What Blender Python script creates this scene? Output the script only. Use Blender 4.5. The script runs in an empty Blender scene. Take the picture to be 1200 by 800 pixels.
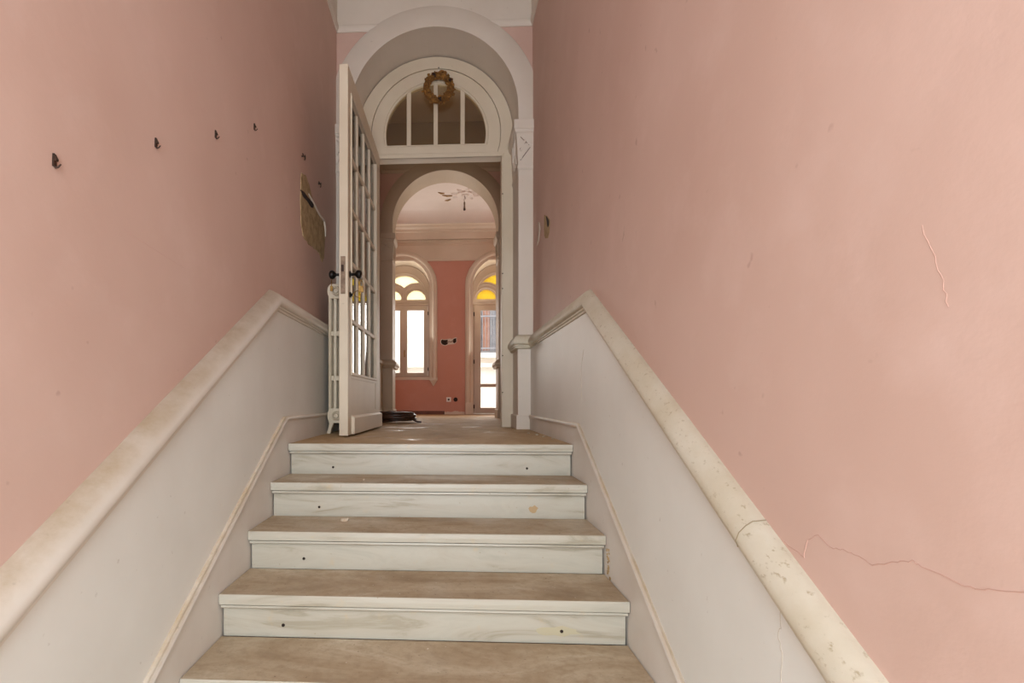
import bpy, bmesh, math, random
from mathutils import Vector, Matrix
from mathutils.geometry import tessellate_polygon
random.seed(7)
scene = bpy.context.scene
COL = scene.collection
PI = math.pi

# ------------------------------------------------------------------ helpers
class MB:
    """collects verts and faces (with a material slot per face) for one mesh"""
    def __init__(self): self.v = []; self.f = []; self.m = []
    def add(self, vs, fs, mi=0):
        o = len(self.v); self.v += [tuple(p) for p in vs]
        for f in fs: self.f.append([i + o for i in f]); self.m.append(mi)
        return self
    def box(self, x0, x1, y0, y1, z0, z1, mi=0):
        vs = [(x, y, z) for z in (z0, z1) for y in (y0, y1) for x in (x0, x1)]
        return self.add(vs, [(0,2,3,1),(4,5,7,6),(0,1,5,4),(2,6,7,3),(0,4,6,2),(1,3,7,5)], mi)
    def loft(self, rings, closed=True, caps=True, mi=0):
        n = len(rings[0]); vs = [p for r in rings for p in r]; fs = []
        for i in range(len(rings) - 1):
            for j in range(n if closed else n - 1):
                a = i*n + j; b = i*n + (j+1) % n
                fs.append((a, b, b + n, a + n))
        if caps:
            fs.append(tuple(range(n))[::-1]); fs.append(tuple((len(rings)-1)*n + j for j in range(n)))
        return self.add(vs, fs, mi)
    def plate(self, outer, holes, a0, a1, mp, mi=0, mside=None):
        """flat polygon with holes, given depth from a0 to a1; mp(u, v, a) -> xyz"""
        loops = [list(outer)] + [list(h) for h in holes]
        flat = [p for l in loops for p in l]; n = len(flat)
        tris = tessellate_polygon([[Vector((p[0], p[1], 0)) for p in l] for l in loops])
        vs = [mp(p[0], p[1], a0) for p in flat] + [mp(p[0], p[1], a1) for p in flat]
        fs = [tuple(t) for t in tris] + [tuple(i + n for i in reversed(t)) for t in tris]
        self.add(vs, fs, mi)
        sv = []; sf = []; o = 0
        for l in loops:
            k = len(l)
            for i in range(k):
                j = (i + 1) % k; b = len(sv)
                sv += [mp(*l[i], a0), mp(*l[j], a0), mp(*l[j], a1), mp(*l[i], a1)]
                sf.append((b, b+1, b+2, b+3))
        return self.add(sv, sf, mi if mside is None else mside)
    def lathe(self, prof, org, axis='z', seg=24, mi=0):
        rings = []
        for r, h in prof:
            ring = []
            for i in range(seg):
                a = 2*PI*i/seg; c, s = max(r, 1e-5)*math.cos(a), max(r, 1e-5)*math.sin(a)
                p = {'z': (c, s, h), 'x': (h, c, s), 'y': (c, h, s)}[axis]
                ring.append((org[0]+p[0], org[1]+p[1], org[2]+p[2]))
            rings.append(ring)
        return self.loft(rings, True, True, mi)
    def tube(self, pts, r, seg=8, mi=0, squash=None):
        pts = [Vector(p) for p in pts]; rings = []
        rr = r if isinstance(r, (list, tuple)) else [r]*len(pts)
        up = Vector((0.13, 0.21, 0.97)).normalized(); prev = None
        for i, p in enumerate(pts):
            t = (pts[min(i+1, len(pts)-1)] - pts[max(i-1, 0)]).normalized()
            if prev is None:
                u = t.cross(up); u = u.normalized() if u.length > 1e-4 else t.orthogonal().normalized()
            else:
                u = (prev - t*prev.dot(t)); u = u.normalized() if u.length > 1e-4 else t.orthogonal().normalized()
            prev = u; w = t.cross(u)
            rings.append([p + (u*math.cos(2*PI*k/seg) + w*math.sin(2*PI*k/seg))*rr[i] for k in range(seg)])
        return self.loft(rings, True, True, mi)
    def sweep(self, path, prof, side=1, mi=0, caps=True):
        """profile (out, up) along a path of plan corners; 'out' is to the left (side=1) of travel, 'up' is vertical"""
        P = [Vector(p) for p in path]; rings = []
        def nrm(a, b):
            d = Vector((b.x - a.x, b.y - a.y)); d.normalize(); return Vector((-d.y, d.x))*side
        for i, p in enumerate(P):
            ns = []
            if i > 0: ns.append(nrm(P[i-1], p))
            if i < len(P)-1: ns.append(nrm(p, P[i+1]))
            if len(ns) == 2:
                n = ns[0] + ns[1]; n.normalize(); n = n / max(n.dot(ns[0]), .3)
            else: n = ns[0]
            rings.append([(p.x + n.x*o, p.y + n.y*o, p.z + u) for o, u in prof])
        return self.loft(rings, True, caps, mi)
    def arc(self, path, prof, y, mi=0, caps=True):
        """profile (radial, dy) along a list of (x, z, nx, nz) stations in an upright plane"""
        rings = [[(x + nx*r, y + d, z + nz*r) for r, d in prof] for x, z, nx, nz in path]
        return self.loft(rings, True, caps, mi)
    def blob(self, c, r, seed=0, sub=1, jit=.25, sq=(1, 1, 1), mi=0):
        bm = bmesh.new(); bmesh.ops.create_icosphere(bm, subdivisions=sub, radius=1)
        rn = random.Random(seed)
        vs = []
        for v in bm.verts:
            k = r*(1 + rn.uniform(-jit, jit)); vs.append((c[0]+v.co.x*k*sq[0], c[1]+v.co.y*k*sq[1], c[2]+v.co.z*k*sq[2]))
        fs = [[v.index for v in f.verts] for f in bm.faces]
        bm.free(); return self.add(vs, fs, mi)
    def build(self, name, mats, parent=None, smooth=None, bevel=None, label=None):
        me = bpy.data.meshes.new(name); me.from_pydata(self.v, [], self.f)
        for m in (mats if isinstance(mats, (list, tuple)) else [mats]): me.materials.append(m)
        for p, mi in zip(me.polygons, self.m): p.material_index = mi
        bm = bmesh.new(); bm.from_mesh(me)
        bmesh.ops.remove_doubles(bm, verts=bm.verts, dist=1e-5)
        bmesh.ops.recalc_face_normals(bm, faces=bm.faces)
        bm.to_mesh(me); bm.free(); me.update()
        o = bpy.data.objects.new(name, me); COL.objects.link(o)
        if smooth is not None:
            me.shade_smooth(); me.set_sharp_from_angle(angle=math.radians(smooth))
        if bevel:
            b = o.modifiers.new('edge', 'BEVEL'); b.width = bevel; b.segments = 2; b.limit_method = 'ANGLE'; b.angle_limit = math.radians(40)
        if parent: o.parent = parent
        if label: o['label'] = label
        return o

def tag(o, label, cat, group=None, kind=None):
    o['label'] = label; o['category'] = cat
    if group: o['group'] = group
    if kind: o['kind'] = kind
    return o
def empty(name, loc, rz=0):
    o = bpy.data.objects.new(name, None); COL.objects.link(o); o.location = loc; o.rotation_euler.z = rz
    o.empty_display_size = .1
    return o
XZ = lambda u, v, a: (u, a, v)
YZ = lambda u, v, a: (a, u, v)
XY = lambda u, v, a: (u, v, a)
def arch_pts(cx, cz, r, z0, n=40):
    """opening outline (going up the right side, over and down the left)"""
    return [(cx + r, z0)] + [(cx + r*math.cos(PI*i/n), cz + r*math.sin(PI*i/n)) for i in range(n+1)] + [(cx - r, z0)]
def arch_path(cx, cz, r, z0, n=48):
    p = [(cx + r, z0, 1, 0)]
    p += [(cx + r*math.cos(PI*i/n), cz + r*math.sin(PI*i/n), math.cos(PI*i/n), math.sin(PI*i/n)) for i in range(n+1)]
    p += [(cx - r, z0, -1, 0)]
    return p

# ------------------------------------------------------------------ materials
def lin(c): return tuple((x/255/12.92 if x/255 <= .04045 else ((x/255 + .055)/1.055)**2.4) for x in c) + (1,)
class NT:
    def __init__(self, name):
        self.m = bpy.data.materials.new(name); self.m.use_nodes = True
        self.t = self.m.node_tree; self.b = self.t.nodes['Principled BSDF']; self.out = self.t.nodes['Material Output']
    def n(self, typ, **k):
        nd = self.t.nodes.new(typ)
        for a, b in k.items():
            if hasattr(nd, a): setattr(nd, a, b)
        return nd
    def l(self, a, b): self.t.links.new(a, b)
    def coord(self, scale=(1, 1, 1)):
        g = self.n('ShaderNodeNewGeometry'); mp = self.n('ShaderNodeMapping'); mp.inputs['Scale'].default_value = scale
        self.l(g.outputs['Position'], mp.inputs['Vector']); return mp.outputs['Vector']
    def noise(self, scale, detail=5, rough=.55, vec=None, dist=0):
        nd = self.n('ShaderNodeTexNoise'); nd.inputs['Scale'].default_value = scale
        nd.inputs['Detail'].default_value = detail; nd.inputs['Roughness'].default_value = rough; nd.inputs['Distortion'].default_value = dist
        self.l(vec if vec else self.coord(), nd.inputs['Vector']); return nd.outputs['Fac']
    def ramp(self, fac, stops):
        nd = self.n('ShaderNodeValToRGB'); e = nd.color_ramp.elements
        while len(e) < len(stops): e.new(.5)
        for el, (p, c) in zip(e, stops): el.position = p; el.color = c if len(c) == 4 else (*c, 1)
        self.l(fac, nd.inputs['Fac']); return nd.outputs['Color']
    def mix(self, fac, a, b, mode='MIX'):
        nd = self.n('ShaderNodeMix'); nd.data_type = 'RGBA'; nd.blend_type = mode
        for s, x in ((nd.inputs['Factor'], fac), (nd.inputs['A'], a), (nd.inputs['B'], b)):
            if isinstance(x, (int, float)): s.default_value = x
            elif isinstance(x, tuple): s.default_value = x
            else: self.l(x, s)
        return nd.outputs['Result']
    def bump(self, fac, strength=.2, dist=.01, normal=None):
        nd = self.n('ShaderNodeBump'); nd.inputs['Strength'].default_value = strength; nd.inputs['Distance'].default_value = dist
        self.l(fac, nd.inputs['Height'])
        if normal: self.l(normal, nd.inputs['Normal'])
        return nd.outputs['Normal']
    def fin(self, col=None, rough=.6, normal=None, metal=0, spec=None):
        if col is not None:
            if isinstance(col, tuple): self.b.inputs['Base Color'].default_value = col
            else: self.l(col, self.b.inputs['Base Color'])
        if isinstance(rough, (int, float)): self.b.inputs['Roughness'].default_value = rough
        else: self.l(rough, self.b.inputs['Roughness'])
        if normal: self.l(normal, self.b.inputs['Normal'])
        self.b.inputs['Metallic'].default_value = metal
        if spec is not None: self.b.inputs['Specular IOR Level'].default_value = spec
        return self.m
G = lambda v: (v, v, v, 1)

def paint_pink(name, c1, c2, c3):
    t = NT(name)
    big = t.noise(1.1, 4, .5); mid = t.noise(5, 6, .6); fine = t.noise(60, 3, .6)
    col = t.mix(t.ramp(big, [(.35, G(0)), (.68, G(1))]), lin(c1), lin(c2))
    col = t.mix(t.ramp(mid, [(.52, G(0)), (.8, G(.5))]), col, lin(c3))
    sp = t.noise(23, 2, .4)
    col = t.mix(t.ramp(sp, [(.74, G(0)), (.8, G(.35))]), col, lin((150, 112, 96)))
    nb = t.bump(t.noise(2.2, 4, .5), .25, .03); nb = t.bump(fine, .10, .004, nb)
    return t.fin(col, .62, nb, spec=.35)
PINK = paint_pink('pink_wall_paint', (207, 176, 162), (198, 165, 150), (214, 185, 173))
PINK_IN = paint_pink('pink_room_paint', (200, 146, 128), (194, 137, 116), (206, 154, 137))

def paint_white(name, c1, c2, dust=None, rough=.5, bump=.15):
    t = NT(name)
    col = t.mix(t.ramp(t.noise(1.7, 5, .55), [(.35, G(0)), (.7, G(1))]), lin(c1), lin(c2))
    if dust:
        g = t.n('ShaderNodeNewGeometry'); sx = t.n('ShaderNodeSeparateXYZ'); t.l(g.outputs['Normal'], sx.inputs[0])
        up = t.ramp(sx.outputs['Z'], [(.25, G(0)), (.85, G(1))])
        nz = t.ramp(t.noise(9, 6, .65), [(.3, G(.35)), (.7, G(1))])
        col = t.mix(t.mix(1.0, up, nz, 'MULTIPLY'), col, lin(dust))
    spk = t.noise(38, 3, .5)
    col = t.mix(t.ramp(spk, [(.70, G(0)), (.78, G(.35))]), col, lin((150, 136, 118)))
    nb = t.bump(t.noise(3.0, 5, .55), bump, .02)
    return t.fin(col, rough, nb, spec=.4)
DADO = paint_white('dado_white_paint', (227, 225, 218), (217, 214, 206))
SKIRT = paint_white('skirting_white_paint', (222, 216, 208), (206, 197, 185), dust=(186, 164, 132))
CAPL = paint_white('painted_dado_cap', (222, 214, 203), (206, 195, 181), dust=(176, 157, 130))
CREAM = paint_white('cream_gloss_paint', (216, 202, 180), (204, 188, 164), rough=.5, bump=.08)
WHITE = paint_white('white_wall_paint', (218, 207, 194), (208, 196, 182))
HALLW_SHADED = paint_white('shade_darkened_hall_trim', (192, 175, 152), (180, 162, 138))  # white trim darkened: the dim hall's shade is put into its colour
FARWHITE = paint_white('room_white_paint', (214, 200, 180), (202, 187, 165))
CEIL = paint_white('ceiling_white_paint', (226, 217, 208), (216, 206, 196))
JOIN = paint_white('window_joinery_paint', (206, 190, 170), (192, 174, 152), rough=.45, bump=.05)
RADI = paint_white('radiator_enamel', (212, 198, 176), (200, 184, 158), rough=.4, bump=.03)
PLAST = paint_white('white_plastic', (226, 220, 212), (220, 214, 206), rough=.4, bump=.01)
def stone_cap():
    t = NT('pitted_stone_cap')
    col = t.mix(t.ramp(t.noise(6, 6, .6), [(.35, G(0)), (.7, G(1))]), lin((210, 202, 184)), lin((196, 184, 160)))
    pits = t.noise(75, 5, .65, t.coord((1, .6, 1)))
    col = t.mix(t.ramp(pits, [(.60, G(0)), (.70, G(.8))]), col, lin((164, 148, 118)))
    v = t.n('ShaderNodeTexVoronoi'); v.inputs['Scale'].default_value = 9; t.l(t.coord(), v.inputs['Vector'])
    col = t.mix(t.ramp(v.outputs['Distance'], [(.06, G(.18)), (.10, G(0))]), col, lin((170, 155, 130)))
    return t.fin(col, .55, t.bump(pits, .25, .004), spec=.35)
CAPR = stone_cap()

def marble(name, dusty):
    t = NT(name)
    vec = t.coord((1.0, 1.0, 5.5))
    vein = t.noise(2.1, 8, .6, vec, 1.2)
    col = t.ramp(vein, [(.30, lin((176, 170, 155))), (.45, lin((186, 180, 165))), (.56, lin((181, 173, 157))), (.64, lin((163, 154, 135))), (.72, lin((183, 175, 158)))])
    if not dusty:
        gr = t.noise(14, 6, .6)
        col = t.mix(t.ramp(gr, [(.62, G(0)), (.78, G(.55))]), col, lin((196, 172, 132)))
        col = t.mix(t.ramp(t.noise(60, 2, .5), [(.73, G(0)), (.79, G(.6))]), col, lin((150, 128, 96)))
        return t.fin(col, .34, t.bump(t.noise(20, 4), .06, .004), spec=.5)
    vec = t.coord((.6, 1.5, 1))
    big = t.noise(3.2, 7, .66, vec, .8); fine = t.noise(34, 5, .7)
    dcol = t.ramp(big, [(.28, lin((146, 124, 98))), (.45, lin((170, 149, 121))), (.58, lin((184, 166, 140))), (.75, lin((206, 194, 172)))])
    dcol = t.mix(t.ramp(fine, [(.45, G(0)), (.75, G(.5))]), dcol, lin((140, 117, 90)))
    dcol = t.mix(t.ramp(t.noise(75, 2, .5), [(.70, G(0)), (.76, G(.75))]), dcol, lin((96, 76, 58)))
    dcol = t.mix(t.ramp(t.noise(52, 2, .5, t.coord((1.2, 1, 1))), [(.74, G(0)), (.79, G(.8))]), dcol, lin((224, 216, 200)))
    rg = t.ramp(t.noise(2.6, 5, .6), [(.40, G(.72)), (.62, G(.30))])
    return t.fin(dcol, rg, t.bump(fine, .10, .004), spec=.45)
MARBLE = marble('veined_white_marble', False)
TREAD = marble('dusty_marble_top', True)
def floor_mat():
    t = NT('worn_marble_floor')
    big = t.noise(2.4, 7, .66, t.coord((1, .7, 1)), .8); fine = t.noise(30, 5, .7)
    dcol = t.ramp(big, [(.28, lin((156, 126, 90))), (.45, lin((177, 148, 110))), (.58, lin((189, 162, 125))), (.75, lin((206, 184, 150)))])
    dcol = t.mix(t.ramp(fine, [(.45, G(0)), (.75, G(.4))]), dcol, lin((144, 120, 94)))
    dcol = t.mix(t.ramp(t.noise(55, 2, .5), [(.72, G(0)), (.77, G(.7))]), dcol, lin((226, 218, 204)))
    rg = t.ramp(t.noise(3.1, 5, .6), [(.56, G(.75)), (.70, G(.25))])
    nb = t.bump(t.noise(11, 4, .6), .22, .012)
    return t.fin(dcol, rg, nb, spec=.3)
FLOOR = floor_mat()
def simple(name, c, rough=.5, metal=0, bump=0, c2=None, sc=12, spec=None):
    t = NT(name); col = lin(c)
    if c2: col = t.mix(t.ramp(t.noise(sc, 5, .6), [(.38, G(0)), (.66, G(1))]), lin(c), lin(c2))
    return t.fin(col, rough, t.bump(t.noise(40, 4), bump, .006) if bump else None, metal, spec)
IRON = simple('dark_rusty_iron', (44, 32, 26), .55, .5, .2, (74, 50, 36), 60)
BLACK = simple('black_knob_metal', (26, 22, 20), .35, .6)
BRASS = simple('aged_brass', (176, 140, 80), .35, .9, 0, (130, 98, 56), 30)
CHROME = simple('worn_steel', (170, 165, 158), .3, .9)
LOCK = simple('tarnished_lock_plate', (150, 126, 104), .55, .3, .1, (116, 94, 76), 40)
MORTAR = simple('exposed_sandy_mortar', (184, 158, 118), .95, 0, 1.0, (148, 122, 86), 26)
PLCHIP = simple('broken_plaster_edge', (214, 202, 186), .9, 0, .5)
DARKHOLE = simple('dark_hollow', (34, 25, 20), .95, 0, .5, (58, 42, 32), 40)
CRACK = simple('hairline_crack', (194, 156, 141), .95)
CRACKW = simple('hairline_crack_in_white', (188, 176, 160), .95)
STAIN = simple('rust_stain', (178, 150, 110), .6)
FLOWERS = simple('dried_straw_flowers', (132, 90, 36), .85, 0, .6, (92, 56, 20), 70)
FLOWERS2 = simple('dried_golden_petals', (158, 112, 50), .85, 0, .5, (112, 72, 26), 80)
POD = simple('dark_seed_pod', (44, 26, 18), .8)
CABLE = simple('dark_brown_cable', (42, 26, 18), .38, 0, .2, (78, 48, 32), 30)
BASEW = simple('old_brown_skirting', (112, 66, 46), .6, 0, .2, (84, 48, 34), 10)
BULB = simple('grey_lampholder', (90, 78, 66), .4)
WIRE = simple('lamp_wire', (120, 104, 86), .6)
FACADE = simple('pale_render_outside', (236, 232, 222), .9, 0, .3, (222, 216, 204), 2)
BRICK = simple('terracotta_strip', (176, 128, 104), .85, 0, .3, (150, 104, 84), 8)
SHUT = simple('grey_shutter_paint', (150, 152, 154), .6, 0, .1, (128, 132, 136), 6)
YARD = simple('courtyard_paving', (200, 196, 186), .9, 0, .3, (176, 172, 162), 3)
OAK = simple('dark_door_wood', (92, 66, 46), .5, 0, .1, (70, 48, 34), 6)

def glass(name, tint, refl_rough=.02, strength=1.0):
    t = NT(name); t.t.nodes.remove(t.b)
    tr = t.n('ShaderNodeBsdfTransparent'); tr.inputs['Color'].default_value = tint
    gl = t.n('ShaderNodeBsdfGlossy'); gl.inputs['Roughness'].default_value = refl_rough
    fr = t.n('ShaderNodeFresnel'); fr.inputs['IOR'].default_value = 1.45
    mx = t.n('ShaderNodeMixShader')
    t.l(fr.outputs[0], mx.inputs[0]); t.l(tr.outputs[0], mx.inputs[1]); t.l(gl.outputs[0], mx.inputs[2]); t.l(mx.outputs[0], t.out.inputs['Surface'])
    return t.m
CLEAR = glass('clear_window_glass', (.96, .97, .97, 1))
DOORGL = glass('old_door_glass', (.90, .91, .88, 1))
TINTGL = glass('tinted_fanlight_glass', (.82, .76, .62, 1), .08)  # brown tint added to dim the light passing into the hall
def yellow_glass(name, a, b):
    t = NT(name); t.t.nodes.remove(t.b)
    v = t.noise(70, 3, .6); col = t.mix(v, a, b)
    tr = t.n('ShaderNodeBsdfTransparent'); t.l(col, tr.inputs['Color'])
    tl = t.n('ShaderNodeBsdfTranslucent'); t.l(col, tl.inputs['Color'])
    gl = t.n('ShaderNodeBsdfGlossy'); gl.inputs['Roughness'].default_value = .15
    m1 = t.n('ShaderNodeMixShader'); m1.inputs[0].default_value = .35
    m2 = t.n('ShaderNodeMixShader'); m2.inputs[0].default_value = .05
    t.l(tr.outputs[0], m1.inputs[1]); t.l(tl.outputs[0], m1.inputs[2]); t.l(m1.outputs[0], m2.inputs[1]); t.l(gl.outputs[0], m2.inputs[2]); t.l(m2.outputs[0], t.out.inputs['Surface'])
    return t.m
YEL_A = yellow_glass('amber_textured_glass', (.98, .82, .24, 1), (.94, .75, .16, 1))
YEL_B = yellow_glass('glare_paled_yellow_glass', (1, .97, .80, 1), (1, .94, .70, 1))  # yellow glass paled to paint in the glare of the sky behind

# ------------------------------------------------------------------ main dimensions (metres; z = 0 is the landing)
XL, XR = -.910, .678              # pink wall faces
DL, DR = -.868, .656              # dado faces
SL, SR = -.8456, .6445            # stair ends (skirting faces)
RISE, GO, NY = .1632, .2768, 2.683
Y1, YF = 4.15, 4.475               # arch wall face, door frame face
CX, CZ, RIN, ROUT = -.116, 2.566, .681, .853
CAPTOP, CAPBOT = 2.459, 2.073
ZC = 3.9                          # stair hall ceiling
Y1B = 4.56                        # back of arch wall
FZ = -7*RISE                      # entrance floor
YE = -.95                         # entrance wall
Y2, Y2B = 6.76, 7.14              # second arch wall
CX2, CZ2, R2I, R2O = -.036, 2.565, .70, .865
HXL, HXR = -.895, .823            # hall beyond
YW = 8.80                         # window wall face
YWB = 9.30
RXL, RXR = -2.6, 2.4
ZR = 3.45                         # far room ceiling

# ------------------------------------------------------------------ floors and ceilings
fl = MB().box(-1.15, .92, NY + .31, Y1 - .05, -.25, -.001).box(-1.15, .92, Y1 - .05, Y2, -.25, 0).box(RXL - .2, RXR + .2, Y2, YW + .5, -.25, 0).build('floor', FLOOR)
tag(fl, 'worn beige marble floor of the landing and the rooms beyond', 'floor', kind='structure')
fe = MB().box(-1.15, .92, YE - .3, NY + .5, FZ - .2, FZ).box(-1.15, .92, NY + .32, NY + .45, FZ - .1, -.01).build('floor_entrance', TREAD)
tag(fe, 'entrance floor at the foot of the stairs', 'floor', kind='structure')
ce = MB().box(-1.15, .92, YE - .3, Y1 + .1, ZC, ZC + .15).build('ceiling', CEIL)
tag(ce, 'white ceiling over the stairs', 'ceiling', kind='structure')
ce2 = MB().box(-1.15, 1.1, Y1B, Y2 + .1, ZC, ZC + .15).build('ceiling_hall', CEIL)
tag(ce2, 'white ceiling of the hall behind the glazed door', 'ceiling', kind='structure')
ce3 = MB().box(RXL - .2, RXR + .2, Y2B - .1, YW + .5, ZR, ZR + .15).build('ceiling_room', CEIL)
tag(ce3, 'white ceiling of the far room seen through the arches', 'ceiling', kind='structure')

# ------------------------------------------------------------------ stair hall side walls
wl = MB().box(XL - .25, XL, YE - .25, Y1 + .05, FZ - .2, ZC).build('wall_left', PINK)
tag(wl, 'pink plaster wall left of the stairs with iron hooks and broken plaster', 'wall', kind='structure')
wr = MB().box(XR, XR + .25, YE - .25, Y1 + .05, FZ - .2, ZC).build('wall_right', PINK)
tag(wr, 'pink plaster wall right of the stairs with hairline cracks', 'wall', kind='structure')

def cap_line(side):
    if side == 'L':
        py, pz, sl = 2.561, .788, .579
    else:
        py, pz, sl = 2.461, .750, .587
    yb = .72; zb = pz - sl*(py - yb)
    return [(YE, zb), (yb, zb), (py, pz), (Y1 - .03, pz)]
def skirt_line(side):
    if side == 'L':
        py, pz, sl = 2.655, .143, .580
    else:
        py, pz, sl = 2.590, .113, .588
    yb = .80; zb = pz - sl*(py - yb)
    zb = max(zb, FZ + .16); yb = py - (pz - zb)/sl
    return [(YE, zb), (yb, zb), (py, pz), (Y1 - .03, pz)]
# profile: (out from the pink wall, up); top at the wall, round nose, small mouldings under it
def cap_prof(t):      # t = dado thickness
    return [(-.012, .004), (.008, .003), (.024, -.004), (t+.012, -.020), (t+.024, -.040), (t+.027, -.060), (t+.022, -.075),
            (t+.012, -.080), (t+.012, -.088), (t+.006, -.092), (t+.006, -.102), (t-.004, -.108), (-.012, -.108)]
for side, wall, X, D, S, capm in (('L', wl, XL, DL, SL, CAPL), ('R', wr, XR, DR, SR, CAPR)):
    sg = 1 if side == 'L' else -1
    cl = cap_line(side); sk = skirt_line(side)
    poly = [(YE, FZ - .1)] + [(y, z - .05) for y, z in cl] + [(Y1 - .03, FZ - .1)]
    MB().plate(poly, [], X - sg*.01, D, YZ).build('dado_panel', DADO, wall, label='smooth white painted dado panel')
    # moulded cap, turning round the pilaster to the door frame
    t = abs(D - X)
    px = (CX - RIN) if side == 'L' else (CX + RIN)
    path = [(X, y, z) for y, z in cl[:-1]] + [(X, Y1 - .03, cl[-1][1]), (px, Y1 - .03, cl[-1][1]), (px, YF + .02, cl[-1][1])]
    capo = MB().sweep(path, cap_prof(t), -sg).build('dado_cap', [capm], wall, smooth=50,
            label='round-nosed painted dado cap' if side == 'L' else 'round-nosed pitted stone dado cap')
    # skirting board with bead
    poly = [(YE, FZ - .1)] + sk + [(Y1 - .03, FZ - .1)]
    MB().plate(poly, [], D - sg*.005, S - sg*.003, YZ).build('skirting_board', SKIRT, wall)
    bead = [(-.004, -.003), (.004, .0), (.011, -.006), (.013, -.014), (.010, -.021), (.007, -.024), (.007, -.030), (-.004, -.032)]
    path = [(S - sg*.006, y, z + .003) for y, z in sk]
    MB().sweep(path, bead, -sg).build('skirting_bead', SKIRT, wall, smooth=50)

# raised plaster damage on the left wall: sandy patch with chipped white rim
def patch(name, pts, x, sg, mat, parent, thick=.004, rim=None, hole=None, label=None):
    """irregular patch on an X wall; pts are (y, z)"""
    rn = random.Random(len(pts))
    fine = []
    n = len(pts)
    for i in range(n):
        a = Vector(pts[i]); b = Vector(pts[(i+1) % n])
        k = max(2, int((b - a).length/.02))
        for j in range(k):
            p = a.lerp(b, j/k); fine.append((p.x + rn.uniform(-.004, .004), p.y + rn.uniform(-.004, .004)))
    m = MB().plate(fine, [], x - sg*.01, x + sg*thick, YZ)
    o = m.build(name, mat, parent, label=label)
    if rim:
        for seg in rim:
            pp = [(x + sg*thick, y, z) for y, z in seg]
            MB().tube(pp, [.010 if 0 < i < len(pp)-1 else .005 for i in range(len(pp))], 6).build('broken_plaster_rim', PLCHIP, parent, label='white chipped plaster edge')
    if hole:
        fh = [(y + rn.uniform(-.002, .002), z) for y, z in hole]
        MB().plate(fh, [], x, x + sg*(thick + .003), YZ).build('conduit_hole', DARKHOLE, parent, label='dark hollow in the mortar')
    return o
patch('exposed_mortar_patch',
      [(3.131,1.645),(3.24,1.665),(3.30,1.640),(3.363,1.596),(3.488,1.551),(3.683,1.549),(3.746,1.458),(3.704,1.272),(3.655,1.228),(3.583,1.268),(3.433,1.262),(3.295,1.248),(3.167,1.261),(3.122,1.332),(3.113,1.483)],
      XL, 1, MORTAR, wl, .004,
      rim=[[(3.29,1.572),(3.36,1.562),(3.42,1.558),(3.488,1.546),(3.583,1.538),(3.696,1.543),(3.735,1.49),(3.744,1.44)]],
      hole=[(3.113,1.526),(3.183,1.541),(3.262,1.542),(3.415,1.557),(3.397,1.522),(3.345,1.507),(3.262,1.512),(3.152,1.504)],
      label='rough sandy mortar laid bare by fallen plaster')
patch('broken_plaster_hole', [(3.643,1.532),(3.561,1.502),(3.455,1.435),(3.450,1.402),(3.465,1.354),(3.504,1.332),(3.584,1.350),(3.643,1.39)], XR, -1, MORTAR, wr, .003,
      hole=[(3.56,1.497),(3.53,1.482),(3.462,1.430),(3.46,1.407),(3.50,1.400),(3.525,1.44)], label='small broken hole in the plaster')
patch('plaster_scar', [(3.872,1.567),(3.82,1.53),(3.80,1.485),(3.84,1.441),(3.886,1.410),(3.935,1.405),(3.925,1.437),(3.877,1.466),(3.872,1.512)], XR, -1, PLCHIP, wr, .004, label='thin white scar in the plaster')
def crack(pts, x, sg, mat, parent, r=.0007):
    MB().tube([(x + sg*.0002, y, z) for y, z in pts], r, 6).build('hairline_crack', mat, parent)
def wob(pts, a=.006, k=4, seed=1):
    rn = random.Random(seed); out = []
    for i in range(len(pts)-1):
        p, q = Vector(pts[i]), Vector(pts[i+1])
        for j in range(k):
            s = p.lerp(q, j/k); out.append((s.x + rn.uniform(-a, a), s.y + rn.uniform(-a, a)))
    return out + [pts[-1]]
crack(wob([(1.070,-.060),(1.012,-.072),(1.002,-.038),(.975,-.02),(.945,-.034),(.913,-.031),(.88,-.032),(.855,-.038)], .002), XR, -1, CRACK, wr)
crack(wob([(.855,-.038),(.807,-.017),(.782,-.009),(.769,-.011),(.708,-.02),(.676,-.011),(.630,.001),(.5,.02)], .002, 4, 3), XR, -1, CRACK, wr, .0008)
crack(wob([(.769,.475),(.749,.427),(.737,.388),(.729,.352)], .002), XR, -1, CRACK, wr, .0004)
crack(wob([(1.047,-.165),(1.045,-.222),(1.053,-.237),(1.041,-.27),(1.045,-.335),(1.05,-.45)], .002), DR, -1, CRACKW, wr, .0007)
crack(wob([(2.514,.472),(2.555,.40),(2.562,.351),(2.556,.29),(2.546,.225)], .004), DR, -1, CRACKW, wr, .0012)
JOINT = simple('joint_grime', (150, 134, 108), .9)
crack(wob([(1.395,.705),(1.475,.700),(1.564,.694),(1.72,.684)], .001), XL, 1, CRACK, wl, .0004)
# joint across the stone cap
jy = 1.125
MB().tube([(XR - o, jy + dy, .750 - .587*(2.461 - jy - dy) + u) for o, u, dy in ((.002,.006,0),(.012,.005,.0),(.026,-.002,.006),(.036,-.018,.014),(.047,-.038,.020),(.050,-.060,.026),(.044,-.078,.030))], .0011, 6).build('cap_joint', JOINT, wr, label='cracked joint across the stone cap')

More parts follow.
